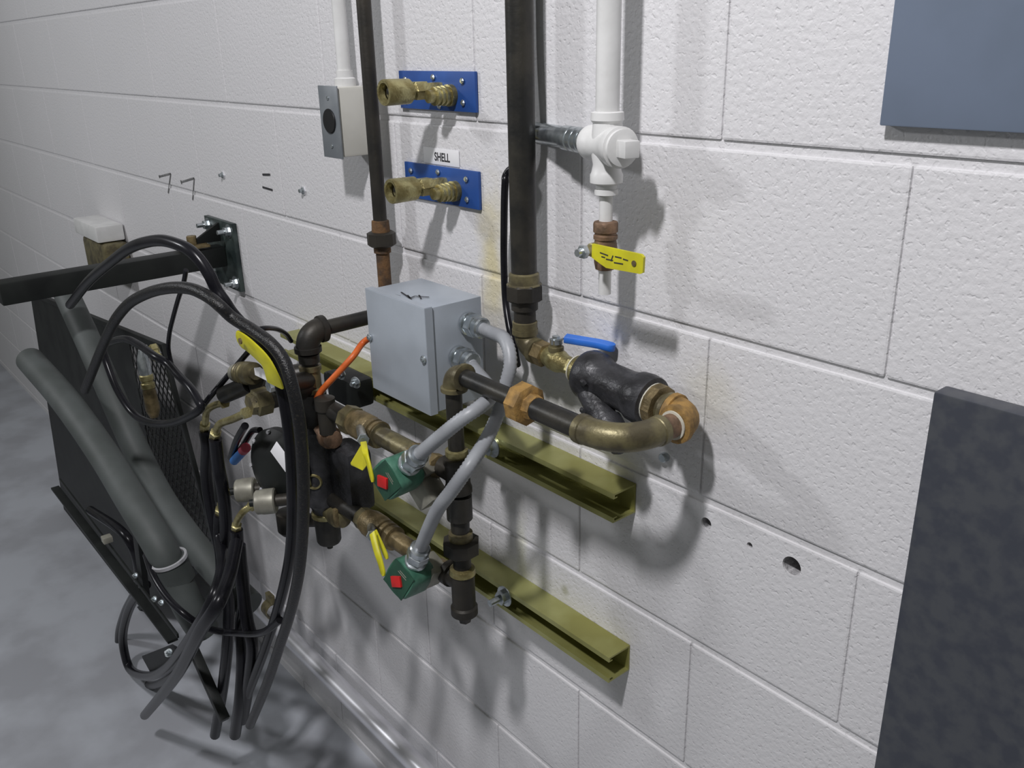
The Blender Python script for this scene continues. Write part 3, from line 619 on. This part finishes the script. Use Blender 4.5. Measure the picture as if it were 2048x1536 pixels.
# black clamp and bolts behind
t = thing('pipe_clamp', 'black clamp with two bolt heads between the orange cable and the grey box', 'clamp', at(700, 780, .08))
bm = B(); box(bm, at(700, 775, .07), (.085, .045, .050), bev=.008); box(bm, at(672, 760, .075), (.04, .03, .03), bev=.008); cb = obj('clamp_body', bm, 'black_metal', t)
for x, y in ((683, 748), (712, 765)):
    P = at(x, y, .094); bm = B(); bolt(bm, P, V(.3, -1, 0), .0065, .012); obj('bolt', bm, 'zinc', cb)
# blue and red taped cable end
t = thing('black_cable', 'thin cable wrapped with blue and red tape behind the hoses', 'cable', at(478, 905, .2))
pts = smooth([at(520, 860, .2), at(505, 862, .2), at(490, 885, .2), at(480, 900, .2), at(470, 915, .2)], 5)
bm = B(); tube(bm, pts, .0055, 10); obj('cable_sleeve', bm, 'hose_black', t)
bm = B(); cyl(bm, at(490, 898, .206), at(468, 922, .206), .0085, 14, .001); obj('blue_tape', bm, 'blue_tape', t)
bm = B(); cyl(bm, at(492, 895, .207), at(486, 901, .207), .0095, 14, .001); obj('red_tape', bm, 'red_tape', t)

# ------------------------------------------------------------------ white cross on the wall
wx, wy = 1.924, -.055
CZ = -.003
t = thing('pipe_cross', 'white painted pipe cross with square plug on the white riser', 'pipe fitting', (wx, wy, CZ-.04))
dx = V(1, 0, 0)
bm = B(); lathe(bm, (wx, wy, CZ+.035), (wx, wy, -5), [(0, .0135), (.001, .0175), (.009, .0180), (.012, .0155), (.024, .0165), (.046, .0165), (.055, .0150), (.063, .0165), (.066, .0180), (.074, .0180), (.076, .0140)], 28)
ca = V(math.cos(math.radians(17)), -math.sin(math.radians(17)), 0); cc = V(wx, wy, CZ); cs = Z.cross(ca)
lathe(bm, cc-ca*.036, cc+ca, [(0, .0135), (.001, .0190), (.012, .0200), (.016, .0185), (.035, .0180), (.052, .0195), (.056, .0215), (.066, .0215), (.067, .0190), (.071, .0190), (.072, .0150)], 28)
cb = obj('cross_body', bm, 'white_paint', t)
bm = B(); box(bm, cc+ca*.044, (.020, .0175, .0175), (ca, cs, Z), bev=.0015); obj('square_plug', bm, 'white_paint', t)
bm = B(); lathe(bm, cc-ca*.028, cc-ca, [(0, .013), (.010, .013), (.0105, .0145), (.020, .0145), (.0205, .0128), (.024, .0128), (.0245, .0142), (.034, .0142), (.0345, .0128), (.038, .0128), (.0385, .0142), (.048, .0142), (.0485, .0128), (.052, .0128), (.0525, .0142), (.070, .0142), (.0705, .0125), (.170, .0125)], 24); obj('threaded_nipple', bm, 'zinc', t, label='galvanized nipple')
t = thing('white_pipe', 'white painted riser pipe coming down to the pipe cross', 'pipe', (wx, wy, CZ+.03))
bm = B(); cyl(bm, (wx, wy, .84), (wx, wy, CZ+.028), .0128); obj('pipe_length', bm, 'white_paint', t)
t = thing('white_pipe', 'short white reducer and pipe between the cross and the brown valve', 'pipe', (wx, wy, -.09))
bm = B(); lathe(bm, (wx, wy, CZ-.040), (wx, wy, -5), [(0, .0115), (.006, .0115), (.0065, .0130), (.012, .0130), (.013, .0075), (.042, .0075)], 24); obj('pipe_length', bm, 'white_paint', t)
# yellow lever valve
t = thing('ball_valve', 'brown brass drain valve with yellow lever under the white pipe', 'valve', (wx, wy, -.15))
zt = -.084
bm = B(); lathe(bm, (wx, wy, zt), (wx, wy, -5), [(0, .0085), (.001, .0130), (.003, .0138), (.012, .0138), (.013, .0122), (.015, .0122), (.016, .0135), (.020, .0135), (.021, .0120), (.030, .0135), (.046, .0125), (.054, .0110), (.055, .0085)], 24); bd = obj('valve_body', bm, 'copper', t)
SP = V(wx-.002, wy, zt-.030)
bm = B(); lathe(bm, SP, SP+OUT, [(0, .0078), (.020, .0078), (.0205, .0060), (.030, .0060)], 14); obj('stem', bm, 'brass', bd)
bm = B(); cyl(bm, SP+OUT*.029, SP+OUT*.036, .0078, 6, .001); cyl(bm, SP+OUT*.036, SP+OUT*.042, .0042, 12); obj('stem_nut', bm, 'zinc', bd)
def onx(x, y, dd): return at(x, y, dd)
# lever as a bent plate facing the room
lv = [(1188, 487), (1216, 493), (1286, 508), (1291, 514), (1289, 545), (1284, 547), (1216, 535), (1206, 528), (1187, 514)]
bm = B(); prism(bm, [at(x, y, .084) for x, y in lv], .0030, OUT); gv = obj('lever_grip', bm, 'yellow_grip', t)
def on_lever(x, y): q = at(x, y, .0872); return q
bm = B(); q = on_lever(1268, 527); cyl(bm, q+V(0, .001, 0), q+OUT*.0006, .0032, 16); obj('lever_hole', bm, 'brass_brown', gv)
bm = B()
for (x0_, y0_), (x1_, y1_) in (((1200, 505), (1216, 511)), ((1203, 513), (1210, 515)), ((1212, 518), (1226, 521)), ((1226, 511), (1222, 522)), ((1230, 513), (1243, 516)), ((1246, 518), (1256, 521)), ((1228, 525), (1246, 528))):
    p, q = on_lever(x0_, y0_), on_lever(x1_, y1_); d = (q-p).normalized(); n = d.cross(V(0, 1, 0))*.0006; prism(bm, [p-n, p+n, q+n, q-n], .0003, OUT)
obj('lever_print', bm, 'ink', gv)
bm = B(); lathe(bm, (wx, wy, zt-.053), (wx, wy, -5), [(0, .0078), (.004, .0078), (.0045, .0072), (.030, .0072), (.0302, .0058), (.024, .0055)], 20, cap=False); obj('outlet_nipple', bm, 'white_paint', t)

# ------------------------------------------------------------------ right side
P = at(1766, 250, .006)
bm = B(); box(bm, (P.x+.125, -.0065, P.z+.20), (.25, .012, .40), bev=.0015); obj('panel_cover', bm, 'blue_gray_paint', label='blue grey sheet metal panel on the wall, top right corner', cat='panel')
bm = B(); box(bm, (2.292+.20, -.012, (FLOOR-.19)/2), (.40, .023, -.19-FLOOR), bev=.002); obj('metal_sheet', bm, 'dark_steel', label='dark grey metal sheet standing against the wall, lower right corner', cat='panel')
# small bolt and pipe end under the loop
P = at(1332, 913, 0); t = thing('anchor_bolt', 'small steel bolt in the wall under the right end of the pipe loop', 'bolt', P)
bm = B(); cyl(bm, P+V(0, .004, 0), P+OUT*.008, .006, 12, .001); obj('bolt_stem', bm, 'zinc', t)
P = at(1223, 1031, 0)

# ------------------------------------------------------------------ wall bracket and arm
t = thing('wall_bracket', 'black steel bracket bolted to the wall carrying a square arm, upper left', 'bracket', (.70, -.01, -.39))
bm = B(); box(bm, (.702, -.006, -.319), (.150, .010, .150), bev=.001); pl = obj('wall_plate', bm, 'dark_bracket', t)
for x_, z_ in ((.645, -.262), (.757, -.262), (.757, -.376), (.645, -.376)):
    bm = B(); bolt(bm, V(x_, -.011, z_), OUT, .010, .026); obj('bolt', bm, 'zinc', pl)
bm = B(); prism(bm, [V(.700, -.012, -.25), V(.700, -.012, -.29), V(.700, -.085, -.29)], .008, XX); obj('gusset', bm, 'black_metal', t)
a1 = at(450, 520, .012); a1 = V(.705, -.012, -.322); a2 = V(.70, -.46, -.325)
dA = (a2-a1).normalized(); bm = B(); box(bm, (a1+a2)/2, (.044, (a2-a1).length, .044), (XX, dA, XX.cross(dA)), .003); obj('arm', bm, 'black_metal', t)
bm = B(); P = V(.705, -.075, -.292); box(bm, P, (.05, .06, .006), bev=.001); cyl(bm, P, P+Z*.022, .011, 6, .001); obj('clamp_bolt', bm, 'brass_brown', t)
# ------------------------------------------------------------------ left enclosure with mesh
t = thing('mesh_guard', 'black steel guard with expanded metal mesh face, left of the hoses', 'guard', at(420, 1110, .2))
TR, BR = at(326, 694, .2), at(436, 1112, .2); TL, BL = at(60, 585, .2), at(170, 1290, .2)
TM = at(296, 684, .2); 
def lerp(a, b, f): return a+(b-a)*f
MT0, MB0 = lerp(TL, TR, .80), lerp(BL, BR, .80)
bm = B()
for p, q, w_ in ((TL, TR, .012), (TR, BR, .009), (BL, BR, .012)):
    dd = (q-p).normalized(); box(bm, (p+q)/2, (.014, (q-p).length+.01, w_), (dd.cross(V(0, 1, 0)).normalized(), dd, dd.cross(dd.cross(V(0, 1, 0)).normalized()).normalized()), .001)
obj('guard_frame', bm, 'black_metal', t)
bm = B(); prism(bm, [TL, MT0, MB0, BL], .003, V(0, 1, 0)); obj('solid_panel', bm, 'black_metal', t)
bm = B(); NR, NC = 34, 9
def gp(i, j, k): 
    f = j/NC; v_ = i/NR; return lerp(lerp(MT0, TR, f), lerp(MB0, BR, f), v_) + V(0, -.002+k, 0)
for i in range(NR):
    for j in range(NC):
        o = .5 if i % 2 else 0
        for (p, q) in ((gp(i, j+o, 0), gp(i+1, j+.5+o, 0)), (gp(i, j+1+o, 0), gp(i+1, j+.5+o, 0))):
            if j+1+o > NC+.1: continue
            d = (q-p).normalized(); n = d.cross(V(0, 1, 0)).normalized()*.0012; prism(bm, [p-n, p+n, q+n, q-n], .002, V(0, 1, 0))
obj('expanded_mesh', bm, 'black_metal', t, kind='stuff')
# silvery coupling seen on the guard
A = at(282, 700, .23); d = (at(312, 850, .23)-A).normalized()
t = thing('hose_coupling', 'shiny steel and brass hose coupling hanging on the black mesh guard', 'coupling', A)
bm = B(); lathe(bm, A, A+d, [(0, .006), (.020, .012), (.040, .0135), (.056, .012)], 18); obj('steel_sleeve', bm, 'zinc', t)
bm = B(); lathe(bm, A+d*.054, A+d, [(0, .0125), (.002, .0145), (.012, .0145), (.014, .0125), (.018, .0125), (.020, .0145), (.030, .0145), (.032, .0125)], 18); obj('brass_ring', bm, 'brass', t)
bm = B(); lathe(bm, A+d*.085, A+d, [(0, .0125), (.01, .014), (.05, .015), (.066, .009)], 18); obj('hose_tail', bm, 'brass_brown', t)
t = thing('hose_coupling', 'small yellow brass fitting at the top corner of the mesh guard', 'coupling', at(312, 708, .21))
bm = B(); P = at(304, 692, .225); d = (at(318, 722, .225)-P).normalized(); lathe(bm, P, P+d, [(0, .008), (.002, .012), (.014, .012), (.016, .009), (.022, .009), (.024, .011), (.032, .011)], 6); obj('fitting', bm, 'brass', t)
# white and olive thing on the wall at the far left
bm = B(); P = at(190, 458, .05); box(bm, P+V(0, .01, 0), (.22, .075, .045), bev=.006); obj('wall_box', bm, 'white_paint', label='white box fixed to the wall at the left edge', cat='box')
bm = B(); P2 = P+V(.03, .012, -.075); box(bm, P2, (.20, .07, .10), bev=.012); obj('olive_box', bm, 'olive_fitting', label='olive brown box under the white wall box at the left edge', cat='box')

# ------------------------------------------------------------------ big grey ducts
def hose(pts, r, name, m, label, cat, group=None, n=8, seg=14, ridge=0, extra=None, off=0):
    P = smooth([at(p[0], p[1], p[2]+off) for p in pts], n)
    if extra:
        t = thing(name, label, cat, P[len(P)//2], group); bm = B(); tube(bm, P, r, seg, ridge); obj('hose_length', bm, m, t); extra(t, P); return t
    bm = B(); tube(bm, P, r, seg, ridge); return obj(name, bm, m, label=label, cat=cat, group=group)
def cuff(t, P):
    a = at(337, 1118, .36); d = (at(372, 1195, .345)-at(318, 1075, .37)).normalized()
    bm = B(); ring(bm, a-d*.002, a+d*.004, .0335, .029, 32); obj('bright_rim', bm, 'steel', t)
    bm = B(); lathe(bm, a+d*.003, a+d, [(0, .0315), (.045, .0315), (.047, .029), (.05, .029)], 28); obj('cuff', bm, 'duct_gray', t)
hose([(60, 720, .40), (130, 800, .39), (205, 905, .38), (262, 998, .375), (318, 1090, .365), (352, 1160, .355), (382, 1220, .345), (408, 1262, .33)], .0285, 'grey_hose', 'duct_gray',
     'thick grey suction hose with bright rim and cuff, the front one, lower left', 'hose', 'thick grey hoses', extra=cuff, seg=28)
hose([(120, 560, .30), (180, 690, .30), (228, 800, .30), (275, 905, .295), (325, 1000, .29), (385, 1085, .28), (440, 1150, .265), (500, 1210, .25)], .0265, 'grey_hose', 'duct_gray',
     'thick grey suction hose, the rear one, crossing the black mesh guard', 'hose', 'thick grey hoses', seg=28)
# silver tube along the foot of the wall
p1, p2 = at(582, 1277, .055), at(688, 1383, .055); dd = (p2-p1).normalized(); a_ = p1-dd*.75; b_2 = p2+dd*.40
bm = B(); cyl(bm, a_, b_2, .0195, 40); t = thing('silver_pipe', 'shiny silver tube running along the foot of the wall, lower left', 'pipe', a_)
obj('pipe_length', bm, 'chrome', t)
q = at(538, 1212, .055)
bm = B(); ring(bm, q, q+dd*.03, .0215, .0196, 40); box(bm, q+dd*.015+V(0, 0, .03), (.03, .012, .025), bev=.002); obj('pipe_clamp', bm, 'olive_fitting', t)

# ------------------------------------------------------------------ black hoses
G1 = 'black rubber hoses'
hose([(140, 610, .38), (180, 560, .38), (231, 517, .38), (262, 495, .38), (294, 484, .375), (325, 481, .37), (356, 489, .365), (380, 501, .36), (400, 521, .355), (419, 550, .35), (434, 581, .345), (450, 604, .34), (468, 630, .33), (500, 664, .32), (528, 694, .315), (549, 728, .31), (563, 776, .31), (575, 840, .31), (582, 913, .31), (585, 1000, .31), (583, 1080, .31), (575, 1140, .31), (558, 1210, .31), (533, 1290, .31), (503, 1370, .31), (470, 1460, .31)], .0080, 'black_hose', 'hose_black',
     'smooth black hose arching over the wall bracket arm then falling to the floor', 'hose', G1)
hose([(170, 780, .40), (200, 705, .39), (223, 654, .385), (239, 628, .38), (262, 604, .375), (294, 587, .37), (325, 578, .37), (356, 575, .365), (387, 579, .36), (419, 595, .355), (442, 614, .35), (466, 636, .34), (505, 660, .33), (540, 686, .325), (568, 722, .32), (585, 775, .32), (598, 840, .32), (605, 913, .32), (607, 1000, .32), (604, 1080, .32), (597, 1150, .32), (582, 1220, .32), (560, 1290, .32), (533, 1370, .32), (500, 1450, .32)], .0080, 'black_hose', 'hose_braid',
     'braided black hose arching lower than the smooth one, beside the yellow lever', 'hose', G1, off=.010)
hose([(372, 540, .30), (367, 567, .30), (356, 600, .30), (345, 640, .30), (339, 667, .30), (337, 698, .30), (344, 730, .30), (352, 745, .30)], .0037, 'black_cable', 'hose_black', 'thin black cable hanging from the bracket arm', 'cable')
hose([(205, 690, .32), (247, 678, .32), (278, 690, .32), (309, 712, .32), (336, 728, .31), (356, 750, .31), (380, 775, .31), (396, 800, .31), (402, 815, .31), (387, 828, .315), (356, 843, .32), (325, 848, .325), (294, 843, .33), (265, 825, .335), (235, 780, .34), (215, 730, .34), (206, 700, .34)], .0068, 'black_hose', 'hose_black',
     'black hose looped across the mesh guard and back below the brass coupling', 'hose', G1)
hose([(500, 700, .24), (470, 735, .25), (442, 768, .27), (419, 795, .29), (398, 820, .30), (370, 838, .31)], .0046, 'black_cable', 'hose_black', 'black cable passing behind the brass quick coupler', 'cable')
hose([(500, 666, .31), (516, 659, .30), (536, 656, .28), (556, 659, .25), (572, 668, .22), (582, 682, .20)], .0036, 'black_cable', 'hose_black', 'thin looped cable between the twin hoses and the top elbow', 'cable')
hose([(410, 862, .28), (415, 895, .28), (413, 949, .28), (421, 1012, .28), (431, 1059, .28), (442, 1110, .285), (440, 1160, .29), (420, 1215, .295), (395, 1260, .30), (375, 1310, .30), (345, 1350, .30), (305, 1370, .30), (265, 1358, .30), (243, 1320, .30), (238, 1270, .30), (250, 1225, .30), (270, 1185, .30), (278, 1150, .305), (268, 1100, .31), (240, 1060, .32), (180, 1020, .33)], .0108, 'black_hose', 'hose_black',
     'black hose from the upper left brass elbow, looping round at the bottom left', 'hose', G1)
hose([(431, 878, .292), (437, 934, .29), (446, 981, .29), (452, 1044, .29), (452, 1100, .29), (453, 1160, .29), (458, 1215, .29), (455, 1290, .30), (445, 1380, .30), (430, 1470, .30)], .0108, 'black_hose', 'hose_black',
     'black hose hanging straight down from the pale brass elbow', 'hose', G1)
hose([(440, 1030, .285), (440, 1075, .29), (446, 1130, .32), (430, 1190, .36), (404, 1240, .378), (372, 1290, .375), (335, 1335, .36), (298, 1352, .345), (262, 1340, .33), (248, 1300, .33), (247, 1260, .33), (262, 1210, .33), (292, 1170, .33)], .0108, 'black_hose', 'hose_black',
     'black hose from the lower left brass elbow in a drooping loop', 'hose', G1)
hose([(473, 1060, .29), (476, 1098, .29), (485, 1150, .29), (487, 1210, .295), (482, 1255, .30), (485, 1320, .31), (480, 1400, .32), (470, 1470, .32)], .0108, 'black_hose', 'hose_black',
     'black hose hanging from the lowest brass elbow', 'hose', G1)
hose([(473, 1085, .305), (459, 1150, .345), (436, 1208, .385), (404, 1256, .400), (380, 1302, .400), (355, 1348, .395), (325, 1388, .39), (290, 1430, .38)], .0108, 'black_hose', 'hose_black',
     'black hose slanting from the brass elbows down to the bottom left', 'hose', G1)
hose([(292, 1110, .385), (306, 1150, .395), (332, 1192, .395), (366, 1226, .385), (400, 1250, .365), (426, 1260, .345), (461, 1265, .32), (521, 1266, .32), (560, 1240, .31)], .0060, 'black_hose', 'hose_black',
     'thin black hose crossing sideways under the grey hoses', 'hose', G1)
hose([(478, 1090, .295), (484, 1160, .30), (494, 1240, .31), (505, 1290, .31), (500, 1350, .31), (485, 1440, .31)], .0110, 'black_hose', 'hose_black', 'thick black hose at the bottom between the hanging hoses', 'hose', G1)
hose([(430, 880, .285), (434, 940, .285), (436, 1000, .285)], .006, 'black_sleeve', 'black_metal', 'black sleeve beside the hanging hoses', 'sleeve')
# straight dark hose bit between hex adapter and wall
hose([(490, 852, .24), (474, 880, .22), (462, 915, .20)], .0065, 'black_hose', 'hose_black', 'short black hose under the dark hex adapter', 'hose', G1)

# ------------------------------------------------------------------ black angle frame, lower left
t = thing('rack_frame', 'black steel angle frame with a bolted foot plate, lower left corner', 'frame', at(330, 1330, .33))
def bar(p, q, w_, th, m='black_metal', name='angle_bar'):
    dd = (q-p).normalized(); s = dd.cross(V(0, 1, 0)).normalized(); bm = B(); box(bm, (p+q)/2, (w_, (q-p).length, th), (s, dd, s.cross(dd)), .0008); return obj(name, bm, m, t)
bar(at(120, 960, .36), at(356, 1272, .36), .010, .004); bar(at(110, 975, .36), at(346, 1282, .36), .006, .020)
bar(at(383, 1290, .32), at(450, 1440, .32), .018, .018, name='leg')
bm = B(); prism(bm, [at(284, 1312, .345), at(345, 1288, .335), at(375, 1305, .33), at(302, 1345, .34)], .006, -Z); fp = obj('foot_plate', bm, 'black_metal', t)
bm = B(); P = at(338, 1306, .345); bolt(bm, P, V(.3, -.6, .7), .006, .012); obj('bolt', bm, 'zinc', fp)
for x, y in ((272, 1151), (324, 1205), (310, 1198)):
    P = at(x, y, .372); bm = B(); bolt(bm, P, V(.2, -.8, .5), .004, .008); obj('bolt', bm, 'zinc', t)
bar(at(272, 1040, .345), at(290, 1190, .345), .030, .012, name='upright')
bm = B(); P = at(214, 1078, .37); box(bm, P, (.02, .02, .014), bev=.002); obj('light_block', bm, 'pale_body', t)
